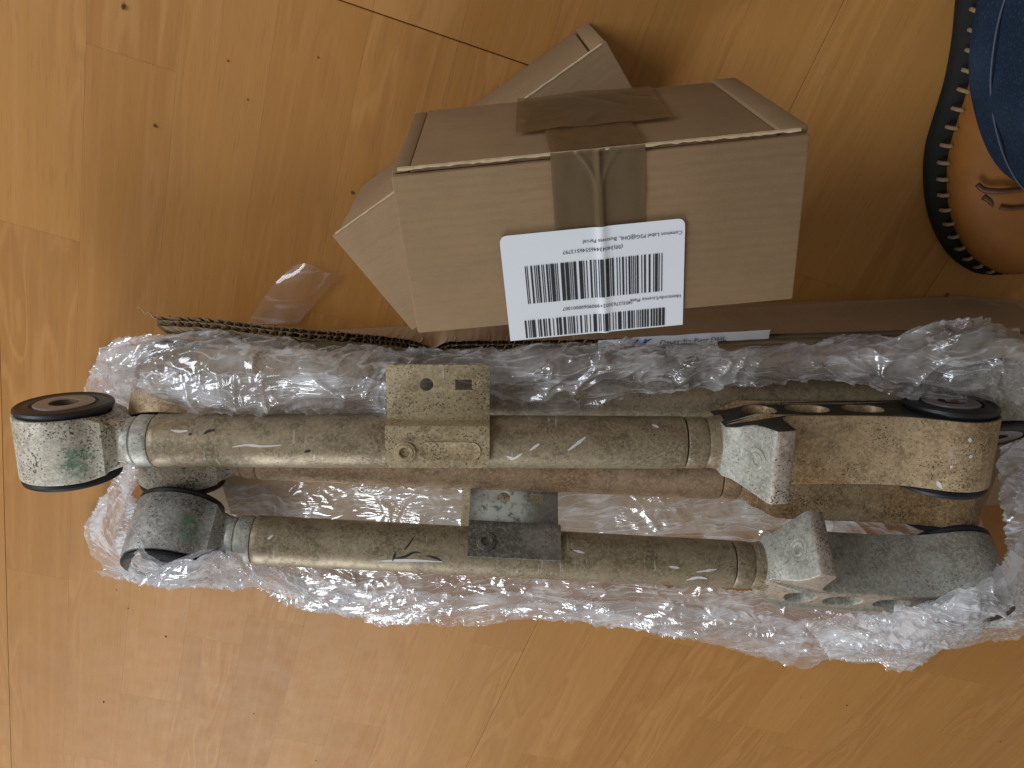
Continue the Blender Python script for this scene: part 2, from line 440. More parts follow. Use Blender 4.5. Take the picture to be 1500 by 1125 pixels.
for k in range(-6, 24):
    n0 = -0.352 + k * W; n1 = n0 + W
    cs = list(cuts.get(k, []))
    if not cs:
        p = -1.75 + rng.uniform(0, .4)
        while p < 0.6: cs.append(p); p += rng.uniform(.33, .52)
    else:
        p = min(cs) - rng.uniform(.35, .5)
        while p > -1.8: cs.append(p); p -= rng.uniform(.35, .5)
        p = max(cs) + rng.uniform(.35, .5)
        while p < 0.6: cs.append(p); p += rng.uniform(.35, .5)
    cs = sorted(cs)
    boards = (k in (0, 9, 12), k in (-1, 8, 11))   # board seams that stand open
    g0 = 0.0001 if boards[0] else 0.00002
    g1 = 0.0001 if boards[1] else 0.00002
    for a, b in zip(cs[:-1], cs[1:]):
        c = DV * ((a + b) / 2) + NV * ((n0 + n1) / 2)
        if not (-1.0 < c.x < 1.2 and -1.5 < c.y < 0.35): continue
        hx = (b - a) / 2; hy = W / 2
        ga = 0.0003 if abs(a + .088) < .01 and k in (3, 4, 5) else 0.00002
        gb = 0.0003 if abs(b + .088) < .01 and k in (3, 4, 5) else 0.00002
        # local x along DV, local y = -NV
        x0, x1, y0, y1 = -hx + ga, hx - gb, -hy + g1, hy - g0
        e0 = 0.0003 if boards[1] else 0.00003; e1 = 0.0003 if boards[0] else 0.00003
        ea = 0.0005 if ga > .0002 else .00005; eb = 0.0005 if gb > .0002 else .00005
        V = [(x0, y0, -.0088), (x1, y0, -.0088), (x1, y1, -.0088), (x0, y1, -.0088),
             (x0, y0, -.0008), (x1, y0, -.0008), (x1, y1, -.0008), (x0, y1, -.0008),
             (x0 + ea, y0 + e0, 0), (x1 - eb, y0 + e0, 0), (x1 - eb, y1 - e1, 0), (x0 + ea, y1 - e1, 0)]
        Fc = [(0, 1, 5, 4), (1, 2, 6, 5), (2, 3, 7, 6), (3, 0, 4, 7), (4, 5, 9, 8), (5, 6, 10, 9), (6, 7, 11, 10), (7, 4, 8, 11), (8, 9, 10, 11)]
        o = pydata('plank', V, Fc, M_plank, fl, False)
        o.matrix_local = Matrix.Translation(c) @ FLOOR_M
        nplank += 1

# ------------------------------------------------------------------ text helper
def text_mesh(s, size):
    c = bpy.data.curves.new('tmp', 'FONT'); c.body = s; c.size = size; c.resolution_u = 2
    o = bpy.data.objects.new('tmp', c); COL.objects.link(o)
    dg = bpy.context.evaluated_depsgraph_get()
    me = bpy.data.meshes.new_from_object(o.evaluated_get(dg))
    bpy.data.objects.remove(o); bpy.data.curves.remove(c)
    me.materials.clear()
    return me

# ------------------------------------------------------------------ boxes
def frame(origin, yaw):
    return Matrix.Translation(origin) @ Matrix.Rotation(yaw, 4, 'Z')

H2 = 0.1107
def torn_edge(name, x0, x1, y, z, parent, mat, seed, h=.0010):
    rg = random.Random(seed); v = []; n = 70
    for i in range(n):
        x = x0 + (x1 - x0) * i / (n - 1)
        a = rg.uniform(.2, 1) * h; b = rg.uniform(.3, 1.) * h
        v += [(x, y - b * 1.2, z + .0003), (x, y + a * .35, z + a * .5), (x, y + .0006 + a * .25, z - b)]
    f = []
    for i in range(n - 1):
        for j in range(2):
            q = i * 3 + j; f.append((q, q + 1, q + 4, q + 3))
    return pydata(name, v, f, mat, parent, False)

# lower box: local x along its visible edge, local y = -depth (away), z up
B2L, B2D = 0.241, 0.098
b2 = empty('cardboard_box', frame((-0.131, -0.2001, 0.0006), 0.5593))
tag(b2, 'smaller pale brown cardboard box lying askew underneath the taped box', 'box')
box('body', 0, B2L, -B2D, -0.0025, 0, H2 - .0008, M_card2, b2, .0012)
box('side_flap', .008, B2L - .0135, -.0024, .0004, .001, H2 - .0068, M_card2, b2, .0008)
box('lid', .0005, B2L - .0005, -B2D + .001, .0008, H2 - .0007, H2 + .0022, M_card2, b2, .0009)
box('end_strip', B2L - .012, B2L - .001, -.0022, .0009, .001, H2 - .0042, M_card2, b2, .0008)
torn_edge('torn_paper_edge', .004, B2L - .004, .0006, H2 + .0022, b2, M_card_edge, 3, .0007)

# upper box
B1W, B1D, B1H = 0.2223, 0.098, 0.1494
ZB1 = H2 + .0033
b1 = empty('cardboard_box', frame((-0.0598, -0.1113, ZB1), 0.0543))
tag(b1, 'brown cardboard box sealed with brown tape and a white barcode label', 'box')
bh = B1H - .0033
box('body', 0, B1W, -B1D, -.003, 0, bh, M_card, b1, .0014, jit=.0005)
box('side_flap', .010, B1W - .017, -.0029, -.0004, .0012, bh - .0022, M_card, b1, .001)
box('corner_strip', B1W - .0165, B1W - .0005, -.0028, .0012, .001, bh - .004, M_card2, b1, .001)
box('corner_strip', .0006, .0095, -.0028, -.0012, .001, bh - .003, M_card, b1, .0008)
torn_edge('torn_paper_edge', .004, B1W - .006, .0003, bh + .0002, b1, M_card_edge, 5)
inv1 = b1.matrix_world.inverted()
def on_top(x, y, dz=0.0):
    q = inv1 @ px(x, y, ZB1 + bh + dz); return q
def on_side(x, y, dy=0.0):
    # intersection of the line of sight with the near side plane (local y = dy)
    c = inv1 @ CAM_C; d = (inv1 @ px(x, y, 0)) - c
    return c + d * ((dy - c.y) / d.y)
# tape running over the top and down the near side
tl, tr_ = on_top(806, 229).x, on_top(945, 217).x
def tape_sheet(name, pts_fn, nu, nv, parent, mat):
    v = [pts_fn(i / (nu - 1), j / (nv - 1)) for j in range(nv) for i in range(nu)]
    return pydata(name, v, grid_faces(nu, nv), mat, parent)
xl = on_top(806, 229); xe = on_top(833, 334)
ridge_x = on_top(877, 260).x
def tape_top(u, v):
    x = tl + (tr_ - tl) * u; s = v * (B1D - .006)
    d = x - (ridge_x + .010 * s)
    w = .0016 + .010 * max(0, 1 - s / .022) ** 2
    z = bh + .0007 + .0004 * float(noise(x * 90, s * 60, 4)) + .0016 * math.exp(-(d / .0017) ** 2) + .0007 * math.exp(-((abs(d) - w) / .0012) ** 2)
    return (x, -s + .0008, z)
def tape_side(u, v):
    x = tl + (tr_ - tl) * u + (u - .5) * .0 ; s = v * .048
    return (x, .0011 + .0005 * (1 + noise(x * 90, s * 70, 5)), bh + .0005 - s)
tt = tape_sheet('tape_strip', tape_top, 110, 60, b1, M_tape)
tape_sheet('tape_strip', tape_side, 40, 30, b1, M_tape)
cl = on_side(765, 160, .002); crr = on_side(950, 140, .002)
def tape_cross(u, v):
    x = cl.x - .004 + (crr.x - cl.x + .008) * u + (v - .5) * .004
    z = bh - .046 - v * (bh - .046 - .004) * .98
    return (x, .0016 + .0006 * (1 + float(noise(x * 60 + z * 50, z * 60, 6))) + .0009 * max(0, float(ridge(x * 14 - z * 30, z * 14 + x * 16, 8))) ** 4, z)
tape_sheet('tape_strip', tape_cross, 90, 60, b1, M_tape)
# shipping label on top
L00 = on_top(731, 345); L10 = on_top(1003, 318)
ex = (L10 - L00).normalized(); ex.z = 0; ey = Vector((-ex.y, ex.x, 0))     # ey towards the photographer
LW = (L10 - L00).length
LH = 0.066
def lab(u, w, dz=0.0):
    p = L00 + ex * (u * LW) - ey * (w * LH)
    d = p.x - (ridge_x - .010 * p.y)
    p.z = bh + .0016 + .0012 * math.exp(-(d / .0026) ** 2) + dz
    return p
nl, ml = 70, 24
v = []
rad = .004
for j in range(ml):
    for i in range(nl):
        u, w = i / (nl - 1), j / (ml - 1)
        p = lab(u, w)
        # rounded near corners
        cx = min(u, 1 - u) * LW; cy = w * LH
        if cx < rad and cy < rad:
            dd = math.hypot(rad - cx, rad - cy)
            if dd > rad:
                k = rad / dd
                cx2 = rad - (rad - cx) * k; cy2 = rad - (rad - cy) * k
                p = lab((cx2 / LW) if u < .5 else 1 - cx2 / LW, cy2 / LH)
        v.append(p)
label = pydata('shipping_label', v, grid_faces(nl, ml), M_paper, b1)
def bars(name, u0, u1, w0, w1, seed, parent):
    rg = random.Random(seed); v = []; f = []; x = u0 * LW
    mod = .00052
    while x < u1 * LW:
        wd = mod * rg.choice([1, 1, 1, 2, 2, 3, 4]); ga = mod * rg.choice([1, 1, 1, 2, 2, 3])
        b0 = len(v); n = 2
        for s in range(n):
            w = w0 + (w1 - w0) * s / (n - 1)
            for xx in (x, x + wd): v.append(lab(xx / LW, w, .00025))
        f.append((b0, b0 + 1, b0 + 3, b0 + 2)); x += wd + ga
    return pydata(name, v, f, M_ink, parent, False)
def px_uw(x, y):
    q = on_top(x, y) - L00; return q.dot(ex) / LW, -q.dot(ey) / LH
ua, wa = px_uw(768, 387); ub, wb = px_uw(968, 437)
bars('barcode', ua, ub, wa + .01, px_uw(768, 444)[1], 4, label)
uc, wc = px_uw(768, 468); ud, _ = px_uw(972, 455)
bars('barcode', uc, ud, wc, .985, 9, label)
def label_text(s, u_right, w_line, size, squeeze=1.0):
    me = text_mesh(s, size)
    for vv in me.vertices:
        # reads upside down as seen from the photographer's side
        uu = u_right - vv.co.x * squeeze / LW; ww = w_line + vv.co.y / LH
        vv.co = lab(uu, ww, .00025)
    return link('printed_text', me, M_ink, label, False)
label_text('Common Label P2G@DHL, Business Parcel', .985, px_uw(1000, 336)[1], .0031)
label_text('(00)340434465546513797', px_uw(912, 362)[0], px_uw(850, 363)[1], .0032)
label_text('Identcode/License Plate', .985, px_uw(1000, 429)[1], .0031)
label_text('(403)2763022+99090600001007', px_uw(926, 443)[0], px_uw(850, 446)[1], .0031)

# ------------------------------------------------------------------ link arms
def circ(cx, cz, r, n=40, a0=0, a1=360):
    full = abs(a1 - a0) >= 359.9
    return [(cx + r * math.cos(R(a0 + (a1 - a0) * k / (n if full else n - 1))), cz + r * math.sin(R(a0 + (a1 - a0) * k / (n if full else n - 1)))) for k in range(n)]
def pill(cx, cz, w, h, n=8):
    r = h / 2 * .98; o = []
    for s, a0 in ((1, -90), (-1, 90)):
        for k in range(n + 1):
            a = R(a0 + 180 * k / n); o.append((cx + s * (w / 2 - r) + r * math.cos(a), cz + r * math.sin(a)))
    return o
ER, EH = .0395, .0272          # eye radius, half width
XF = .764                      # fork bush centre
def densify(poly, step):
    out = []
    for (a, b) in zip(poly, poly[1:] + poly[:1]):
        n = max(1, int(math.hypot(b[0] - a[0], b[1] - a[1]) / step))
        for k in range(n): out.append((a[0] + (b[0] - a[0]) * k / n, a[1] + (b[1] - a[1]) * k / n))
    return out
def arm_meshes():
    d = {}
    # left eye with neck
    o = circ(0, 0, ER, 46, 42, 318) + [(.040, -.0245), (.047, -.0215), (.0525, -.0205), (.0525, .0205), (.047, .0215), (.040, .0245)]
    me = curve_solid(densify(o, .006), [circ(0, 0, .0355, 40)], EH, .0014)
    for v in me.vertices:
        x, y, z = v.co
        if x > .026:
            k = min(1, (x - .026) / .026); k = k * k * (3 - 2 * k)
            v.co.y = y * (1 - k * (1 - .0195 / EH))
            rr = math.hypot(v.co.y, z)
            if x > .045 and rr > .0205: v.co.y *= .0205 / rr; v.co.z *= .0205 / rr
    d['eye'] = me
    # right casting, an extruded profile with lug and lightening holes
    o = ([(.5585, -.0235), (.575, -.0275), (.60, -.030), (.64, -.0295), (.68, -.029), (.705, -.0295), (.722, -.0308), (.733, -.0325)]
         + circ(XF, 0, ER, 44, -124, 122)
         + [(.7335, .0298), (.7255, .0262), (.716, .0234), (.705, .0215), (.69, .0202), (.67, .0195), (.65, .0198), (.626, .0200), (.613, .0215), (.6065, .0255), (.6040, .032), (.6040, .058), (.6035, .0615), (.6015, .0635),
            (.5905, .0660), (.5870, .0655), (.5848, .0620), (.5810, .0500), (.5760, .0405), (.5700, .0335), (.5650, .0288), (.5585, .0245)])
    holes = [circ(.594, .002, .0145, 28), pill(.638, -.002, .038, .025), pill(.688, -.003, .036, .024), circ(XF, 0, .0355, 40)]
    me = curve_solid(densify(o, .005), holes, .0312, .0012)
    for v in me.vertices:
        x, y, z = v.co
        if x < .588:
            k = max(0, min(1, (.587 - x) / .028)); k = k * k * (3 - 2 * k)
            v.co.y = y * (1 - k * (1 - .022 / .0312))
    d['fork'] = me
    # tube and welded collars
    v, f = lathe([(.074, .015), (.0742, .0215), (.0765, .0230), (.08, .0230), (.30, .0230), (.525, .0230), (.5285, .0229), (.5295, .0212), (.5296, .015)], 'X', 64)
    m = bpy.data.meshes.new('tube'); m.from_pydata(v, [], f); d['tube'] = m
    v, f = lathe([(.0505, .015), (.051, .0195), (.0545, .0205), (.0575, .0203), (.0585, .0192), (.0595, .0207), (.061, .0222), (.071, .0223), (.0732, .0215), (.0738, .019)], 'X', 56)
    m = bpy.data.meshes.new('collar'); m.from_pydata(v, [], f); d['collar_l'] = m
    v, f = lathe([(.530, .018), (.5303, .0218), (.5318, .0227), (.546, .0227), (.5475, .0222), (.5485, .0212), (.5500, .0220), (.5555, .0226), (.562, .0245), (.566, .020)], 'X', 56)
    m = bpy.data.meshes.new('collar'); m.from_pydata(v, [], f); d['collar_r'] = m
    # rubber bush (lathe about y) with a steel sleeve
    def bush(y1):
        return [(-y1 + .002, .0345), (-y1 - .0005, .0365), (-y1 - .0030, .0385), (-y1 - .0050, .0380), (-y1 - .0062, .0360), (-y1 - .0052, .0335), (-y1 - .0054, .0305), (-y1 - .0060, .0265), (-y1 - .004, .0252), (-y1 - .004, .0235)]
    def full(p): return p[::-1] + [(-a, b) for (a, b) in p]
    # order inner near -> outer -> inner far
    pr = full(bush(EH)); pr = [(-EH - .004, .0235)] + pr[1:-1] + [(EH + .004, .0235)]
    v, f = lathe(pr, 'Y', 56); m = bpy.data.meshes.new('rubber_bushing'); m.from_pydata(v, [], f); d['bush'] = m
    q = EH + .006; sl = [(-.025, .0115), (-q, .0115), (-q - .0006, .0122), (-q - .0006, .0226), (-q, .0234), (-.025, .0234), (.025, .0234), (q, .0234), (q + .0006, .0226), (q + .0006, .0122), (q, .0115), (.025, .0115)]
    v, f = lathe(sl, 'Y', 48); m = bpy.data.meshes.new('steel_sleeve'); m.from_pydata(v, [], f); d['sleeve'] = m
    v, f = lathe([(-q, .0114), (q, .0114)], 'Y', 40); m = bpy.data.meshes.new('bore'); m.from_pydata(v, [], [q[::-1] for q in f]); d['bore'] = m
    # z-shaped bracket: seat on the tube, riser, ledge with two holes
    th = .0021; x0, x1 = .273, .360
    led = curve_solid(densify([(x0, .0215), (x1, .0215), (x1, .0695), (x1 - .0015, .071), (x0 + .0025, .071), (x0, .0685)], .01),
                      [circ(.307, .0535, .0056, 24), [(.331, .049), (.345, .049), (.345, .058), (.331, .058)]], th / 2, .0003)
    for v in led.vertices: v.co = (v.co.x, v.co.z, .0085 + (v.co.z - .02) * .03 - v.co.y)
    d['ledge'] = led
    st = [(-.0150, .0236), (.0150, .0242), (.0178, .0240), (.0196, .0228), (.0203, .0205), (.0206, .0130), (.0211, .0100), (.0222, .0086)]
    V = []; n = len(st)
    for side in (0, 1):
        for x in (x0, x1):
            for i, (y, z) in enumerate(st):
                a = st[max(i - 1, 0)]; b = st[min(i + 1, n - 1)]
                ty, tz = b[0] - a[0], b[1] - a[1]; L = math.hypot(ty, tz)
                V.append((x, y + side * th * (-tz / L) * -1 * -1, z + side * th * (ty / L)))
    Fc = []
    for i in range(n - 1):
        Fc.append((i, i + 1, n + i + 1, n + i)); Fc.append((2 * n + i, 3 * n + i, 3 * n + i + 1, 2 * n + i + 1))
        Fc.append((i, 2 * n + i, 2 * n + i + 1, i + 1)); Fc.append((n + i, n + i + 1, 3 * n + i + 1, 3 * n + i))
    Fc.append((0, n, 3 * n, 2 * n)); Fc.append((n - 1, 3 * n - 1, 4 * n - 1, 2 * n - 1))
    m = bpy.data.meshes.new('seat_plate'); m.from_pydata(V, [], Fc); d['seat'] = m
    zt = .0263
    v, f = lathe([(zt - .0003, .0092), (zt + .0012, .0092), (zt + .0018, .0086), (zt + .0018, .0072), (zt + .0026, .0066), (zt + .0026, .0050), (zt + .0016, .0042), (zt - .006, .0040), (zt - .0061, .0002)], 'Z', 28, (.2895, -.0006, 0))
    m = bpy.data.meshes.new('rivet_nut'); m.from_pydata(v, [], f); d['rivet'] = m
    # pressed bead on the seat plate
    V = []; npill = pill(.327, 0.0002, .052, .017, 10)
    for (sc, h) in ((1, -.0003), (.985, .0006), (.95, .0009), (.88, .0007), (.80, .00035)):
        for (a, b) in npill:
            cx = .327; rw = (sc if True else 1)
            V.append((cx + (a - cx) * (1 - (1 - sc) * .33), .0002 + (b - .0002) * sc, zt + h))
    k = len(npill); Fc = grid_faces(k, 5, True); Fc.append(tuple(range(4 * k, 5 * k)))
    m = bpy.data.meshes.new('pressed_slot'); m.from_pydata(V, [], Fc); d['slot'] = m
    # boss ring on the lug face (axis along the slope of the lug face)
    v, f = lathe([(-.0030, .0003), (-.0030, .0034), (.0004, .0038), (.0009, .0046), (.0009, .0066), (.0002, .0072), (.0002, .0084), (.0006, .0090), (.0005, .0108), (-.0030, .0112)], 'X', 36)
    rot = Matrix.Rotation(R(24), 3, 'Y')
    mv = [rot @ Vector((-a[0], a[1], a[2])) + Vector((.5790, 0, .0475)) for a in v]
    m = bpy.data.meshes.new('bolt_boss'); m.from_pydata([tuple(q) for q in mv], [], [q[::-1] for q in f]); d['boss'] = m
    return d
AM = arm_meshes()
def build_arm(p0, p1, roll, mats, label):
    """p0, p1: axis points at local x = .076 and .529"""
    X = (p1 - p0).normalized()
    s = 1.0
    Y = Vector((0, 0, 1)).cross(X).normalized(); Z = X.cross(Y)
    rot = Matrix((X, Y, Z)).transposed().to_4x4() @ Matrix.Rotation(roll, 4, 'X')
    org = p0 - X * .076
    root = empty('suspension_arm', Matrix.Translation(org) @ rot)
    tag(root, label, 'suspension arm', 'four metal suspension arms in the film')
    def part(name, key, mat, parent=root, angle=35, copy=True):
        me = AM[key].copy()
        return link(name, me, mat, parent, True, angle)
    part('eye_casting', 'eye', mats['eye']); part('tube', 'tube', mats['tube'])
    part('collar', 'collar_l', mats['collar']); part('collar', 'collar_r', mats['tube'])
    fk = part('fork_casting', 'fork', mats['fork'], root, 48); part('bolt_boss', 'boss', mats['lug'], fk)
    fm = fk.data
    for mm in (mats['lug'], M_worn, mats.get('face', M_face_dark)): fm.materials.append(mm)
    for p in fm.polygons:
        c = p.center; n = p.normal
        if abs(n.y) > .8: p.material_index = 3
        elif c.z > .055 and n.z > .6: p.material_index = 2
        elif c.x < .592 and c.z > -.01 and n.x < .2: p.material_index = 1
    for x in (0, XF):
        b = part('rubber_bushing', 'bush', M_rub); b.location = (x, 0, 0); b.scale.y = 1.0 if x == 0 else .0318 / EH
        sl = part('steel_sleeve', 'sleeve', M_sleeve, b); part('bore', 'bore', M_bore, b)
    br = part('bracket', 'seat', mats['bracket']); part('bracket_ledge', 'ledge', mats.get('ledge', mats['bracket']), br)
    part('rivet_nut', 'rivet', mats['bracket'], br); 
    if mats.get('slot', True): part('pressed_slot', 'slot', mats['bracket'], br)
    return root
Z1, Z3, Z2, Z4 = .125, .118, .060, .060
def axis_pts(pa, pb, z):
    """two axis points on lines of sight, at a height such that they lie .453 m apart if z is None"""
    def inner(p): return p - (CAM_C - p).normalized() * .0215      # seen surface -> axis
    if z is not None:
        a, b = inner(px(*pa, z + .018)), inner(px(*pb, z + .018))
        b.z = a.z
        return a, a + (b - a).normalized() * .453
    lo, hi = 0.0, 0.3
    for _ in range(40):
        m = (lo + hi) / 2
        if (px(*pa, m) - px(*pb, m)).length > .453: lo = m
        else: hi = m
    a, b = inner(px(*pa, m)), inner(px(*pb, m))
    return a, b
a1 = axis_pts((233, 645), (1022, 648), None)
a3 = axis_pts((377, 791), (1086, 827), None)
a2 = axis_pts((384, 668), (1063, 699), Z2)
a4 = axis_pts((1332, 590), (660, 578), Z4)
print('ARM z', [round(a[0].z, 3) for a in (a1, a2, a3, a4)], 'L', [(round((a[1] - a[0]).length, 3)) for a in (a1, a2, a3, a4)])
arm1 = build_arm(a1[0], a1[1], -R(17.5), dict(eye=M_eye, tube=M_tube, collar=M_fork_grey, fork=M_fork, lug=M_fork_grey, bracket=M_bracket),
    'topmost suspension arm with whitish eye, clean beige bracket and brown stained fork end')
arm3 = build_arm(a3[0], a3[1], -R(65), dict(eye=M_eye_grey, tube=M_tube, collar=M_fork_grey, fork=M_fork_grey, lug=M_fork_grey, bracket=M_bracket_dark, slot=False, face=M_face_tan, ledge=M_corr),
    'suspension arm with dull grey eye and dark corroded bracket, rolled onto its side')
arm2 = build_arm(a2[0], a2[1], R(180 - 20), dict(eye=M_eye, tube=M_tube2, collar=M_tube2, fork=M_fork, lug=M_fork_grey, bracket=M_bracket),
    'suspension arm half hidden directly beneath the topmost arm, with warm reflected light painted into its tube colour')
arm4 = build_arm(a4[0], a4[1], R(50 + 180), dict(eye=M_fork_grey, tube=M_tube, collar=M_tube, fork=M_fork, lug=M_fork_grey, bracket=M_bracket),
    'suspension arm turned end for end, mostly covered by film beside the cardboard wall')
# marks on the surfaces: marker strokes and white scuffs, laid on the metal
def hit(arm, x, y, axis, r, cx=0.0):
    """where the line of sight of a pixel meets a cylinder of the arm"""
    bpy.context.view_layer.update()
    im = arm.matrix_world.inverted()
    o = im @ CAM_C; d = ((im @ px(x, y, 0)) - o).normalized()
    i, j = (1, 2) if axis == 'X' else (0, 2)
    oo = Vector((o.x - cx, o.y, o.z))
    A = d[i] ** 2 + d[j] ** 2; B = 2 * (oo[i] * d[i] + oo[j] * d[j]); Cc = oo[i] ** 2 + oo[j] ** 2 - r * r
    q = B * B - 4 * A * Cc
    if q < 0: return None
    return o + d * ((-B - math.sqrt(q)) / (2 * A))
def stroke(name, arm, pxs, w, mat, axis='X', r=.0232, cx=0.0):
    """a thin flake whose outline tapers to both ends"""
    n = 8; V = []; k = 0
    P = resample([(*q, 0) for q in pxs], n)
    for i in range(n):
        d = P[min(i + 1, n - 1)] - P[max(i - 1, 0)]; L = math.hypot(d[0], d[1]); nx, ny = -d[1] / L, d[0] / L
        ww = w * (0.25 + math.sin(math.pi * (i + .3) / (n - .4))) * random.uniform(.6, 1.1)
        for sgn in (-1, 1):
            h_ = hit(arm, P[i][0] + sgn * nx * ww, P[i][1] + sgn * ny * ww, axis, r, cx)
            if h_ is None: return
            V.append(h_)
    pydata(name, V, [(2 * i, 2 * i + 1, 2 * i + 3, 2 * i + 2) for i in range(n - 1)], mat, arm, False)
for q in ([(1371, 638), (1380, 656)], [(1366, 650), (1374, 664)], [(1370, 662), (1378, 672)], [(1364, 680), (1369, 690)], [(1366, 692), (1372, 708)], [(1372, 705), (1380, 716)], [(1420, 642), (1422, 648)], [(1392, 683), (1395, 685)], [(1421, 667), (1423, 671)]):
    stroke('white_scuff', arm1, q, 2.6, M_white, 'Y', ER + .0003, XF)
for q in ([(742, 668), (752, 672), (765, 664)], [(776, 660), (790, 650)], [(832, 660), (848, 648), (858, 640)], [(340, 655), (362, 652), (385, 654), (412, 652)], [(955, 622), (965, 626)], [(250, 630), (262, 632), (275, 631)]):
    stroke('white_scuff', arm1, q, 2.0, M_white)
for q in ([(276, 637), (281, 635)], [(298, 636), (306, 631), (315, 630)], [(446, 662), (455, 660)]):
    stroke('marker_stroke', arm1, q, 2.2, M_ink)
for q in ([(575, 818), (592, 816), (606, 809), (616, 810)], [(592, 806), (600, 796), (606, 787)], [(575, 822), (580, 808)], [(625, 814), (640, 818), (648, 823)]):
    stroke('marker_stroke', arm3, q, 1.5, M_ink)
for q in ([(552, 822), (600, 821), (648, 823)], [(980, 830), (995, 832)], [(1005, 850), (1022, 846), (1036, 848)], [(1020, 838), (1050, 834)], [(392, 790), (400, 784)], [(840, 806), (856, 810)]):
    stroke('white_scuff', arm3, q, 1.7, M_white)

# ------------------------------------------------------------------ carton around the arms
carton = empty('carton', Matrix.Translation((0, -0.34, 0)))
tag(carton, 'long torn cardboard carton with ragged corrugated wall beside the metal arms', 'carton')
def C(p): return Vector(p) - Vector((0, -0.34, 0))
top_px = [(226, 462, .072), (300, 466, .073), (420, 479, .072), (520, 488, .072), (600, 498, .071), (637, 508, .070), (660, 500, .071), (760, 499, .072), (870, 497, .073), (1000, 494, .073), (1130, 489, .073), (1240, 486, .073), (1330, 483, .073), (1420, 481, .073), (1560, 490, .073)]
TP = resample([tuple(px(x, y, z)) for (x, y, z) in top_px], 420)
nT = len(TP)
def wall(name, off, dz, mat, seed, amp, down=True):
    v = []; rows = 12
    for j in range(rows):
        t = j / (rows - 1)
        for i in range(nT):
            p = TP[i]; u = i / (nT - 1)
            rag = amp * (float(noise(u * 90, seed, 1)) + .6 * float(noise(u * 260, seed, 2))) * (1 if u < .52 else .25)
            zt = p[2] + dz + rag
            yb = -.337 + .010 * u
            yt = p[1] - off
            k = t ** 0.8
            y = yt + (min(yb, yt) - off * .0 - yt) * k if p[1] > yb else yt
            z = zt * (1 - t) + .001 * t
            v.append(C((p[0], y, z)))
    return pydata(name, v, grid_faces(nT, rows), mat, carton)
wall('outer_liner', .0, .0004, M_card3, 1.3, .0016)
wall('inner_liner', .0098, -.0004, M_card_edge, 5.7, .0022)
wall('inner_liner', .0048, -.0008, M_card_edge, 9.1, .0012)
# corrugated core: two zigzag sheets between the liners
for (o0, o1, ph) in ((.0003, .0045, 0.0), (.0051, .0095, 1.7)):
    v = []; n = 1000; rows = 5
    s = np.linspace(0, .53, n)
    xs, ys, zs = (np.interp(s, np.linspace(0, 1, nT), TP[:, k]) for k in range(3))
    for j in range(rows):
        t = j / (rows - 1) * .35
        for i in range(n):
            w = .5 + .5 * math.sin(2 * math.pi * (xs[i] / .0078) + ph + 3.2 * float(noise(s[i] * 45, ph, 3)))
            w = min(1, max(0, (w - .5) * 1.6 + .5))
            off = o0 + (o1 - o0) * w
            rag = .0024 * float(noise(s[i] * 210, ph + 2, 4)) - .0012 * abs(float(noise(s[i] * 30, ph, 6)))
            yb = min(-.337 + .010 * s[i], ys[i]); fr = (t * .06 / zs[i]) ** .8
            v.append(C((xs[i], ys[i] - off + (yb - ys[i]) * fr, zs[i] - .0002 + rag - t * .06)))
    pydata('corrugated_core', v, grid_faces(n, rows), M_card_edge, carton)
# bottom panel and the raised pad that carries the arms
box('bottom_panel', -.40, .62, -.255, -.006, .0008, .005, M_card3, carton, .001)
box('inner_pad', -.30, .50, -.235, -.120, .0052, .052, M_card3, carton, .002)
# clear tape over the right half of the wall and white paper strip with print
def tape_wall(u, v):
    x = .055 + u * .46
    i = np.searchsorted(TP[:, 0], x); i = min(max(i, 1), nT - 1)
    p = TP[i]; z = p[2] + .0015 - v * .064
    return C((x, p[1] + .0012 + .0005 * float(noise(x * 60, v * 5, 3)) - v * .001, z))
M_ctape = mat_tape('glossy_parcel_tape', (.52, .40, .27, 1), (.98, .96, .92, 1), 0.30)
tape_sheet('tape_strip', tape_wall, 160, 12, carton, M_ctape)
PA, PB = px(876, 506, .0755), px(1126, 492, .0755)
exx = (PB - PA).normalized(); eyy = (px(876, 492, .079) - px(876, 509, .0755)).normalized()
pw = (PB - PA).length
v = []
for j in range(4):
    for i in range(50):
        u = i / 49
        q = PA + exx * (u * pw) + eyy * ((j / 3 - .25) * .0105 * (1 if u > .2 else .8)) + Vector((0, 0, .0008 * float(noise(u * 9, j * .2, 5)) + .001))
        v.append(C(q))
strip = pydata('address_label', v, grid_faces(50, 4), M_paper, carton)
nn = exx.cross(eyy).normalized()
def strip_text(s, u, size, mat, voff=-.0016):
    me = text_mesh(s, size)
    for vv in me.vertices: vv.co = C(PA + exx * (u * pw + vv.co.x) + eyy * (voff + vv.co.y) + nn * .0004 + Vector((0, 0, .0017)))
    return link('printed_text', me, mat, strip, False)
strip_text('Deutsche Post DHL', .36, .0072, M_ink)
v = []; f = []
for (a, b, c_) in ((.19, .225, .3), (.235, .30, 1), (.255, .27, .5)):
    k = len(v)
    for (u, w) in ((a, 0), (a + .014, 0), (b + .014, 1), (b, 1)):
        v.append(C(PA + exx * (u * pw) + eyy * (-.0022 + w * .0082) + nn * .0004 + Vector((0, 0, .0017))))
    f.append((k, k + 1, k + 2, k + 3))
pydata('printed_mark', v, f, M_blue, strip, False)
# loose curl of torn liner at the ragged end
pts = [C(px(230 - 9 * s, 466 - 5 * s + 2.2 * math.sin(4 * s), .072 + .002 * s)) for s in np.linspace(0, 3.2, 22)]
tube_path('torn_shred', pts, .0010, M_card_edge, carton, 6, lambda t: 1 - .7 * t)

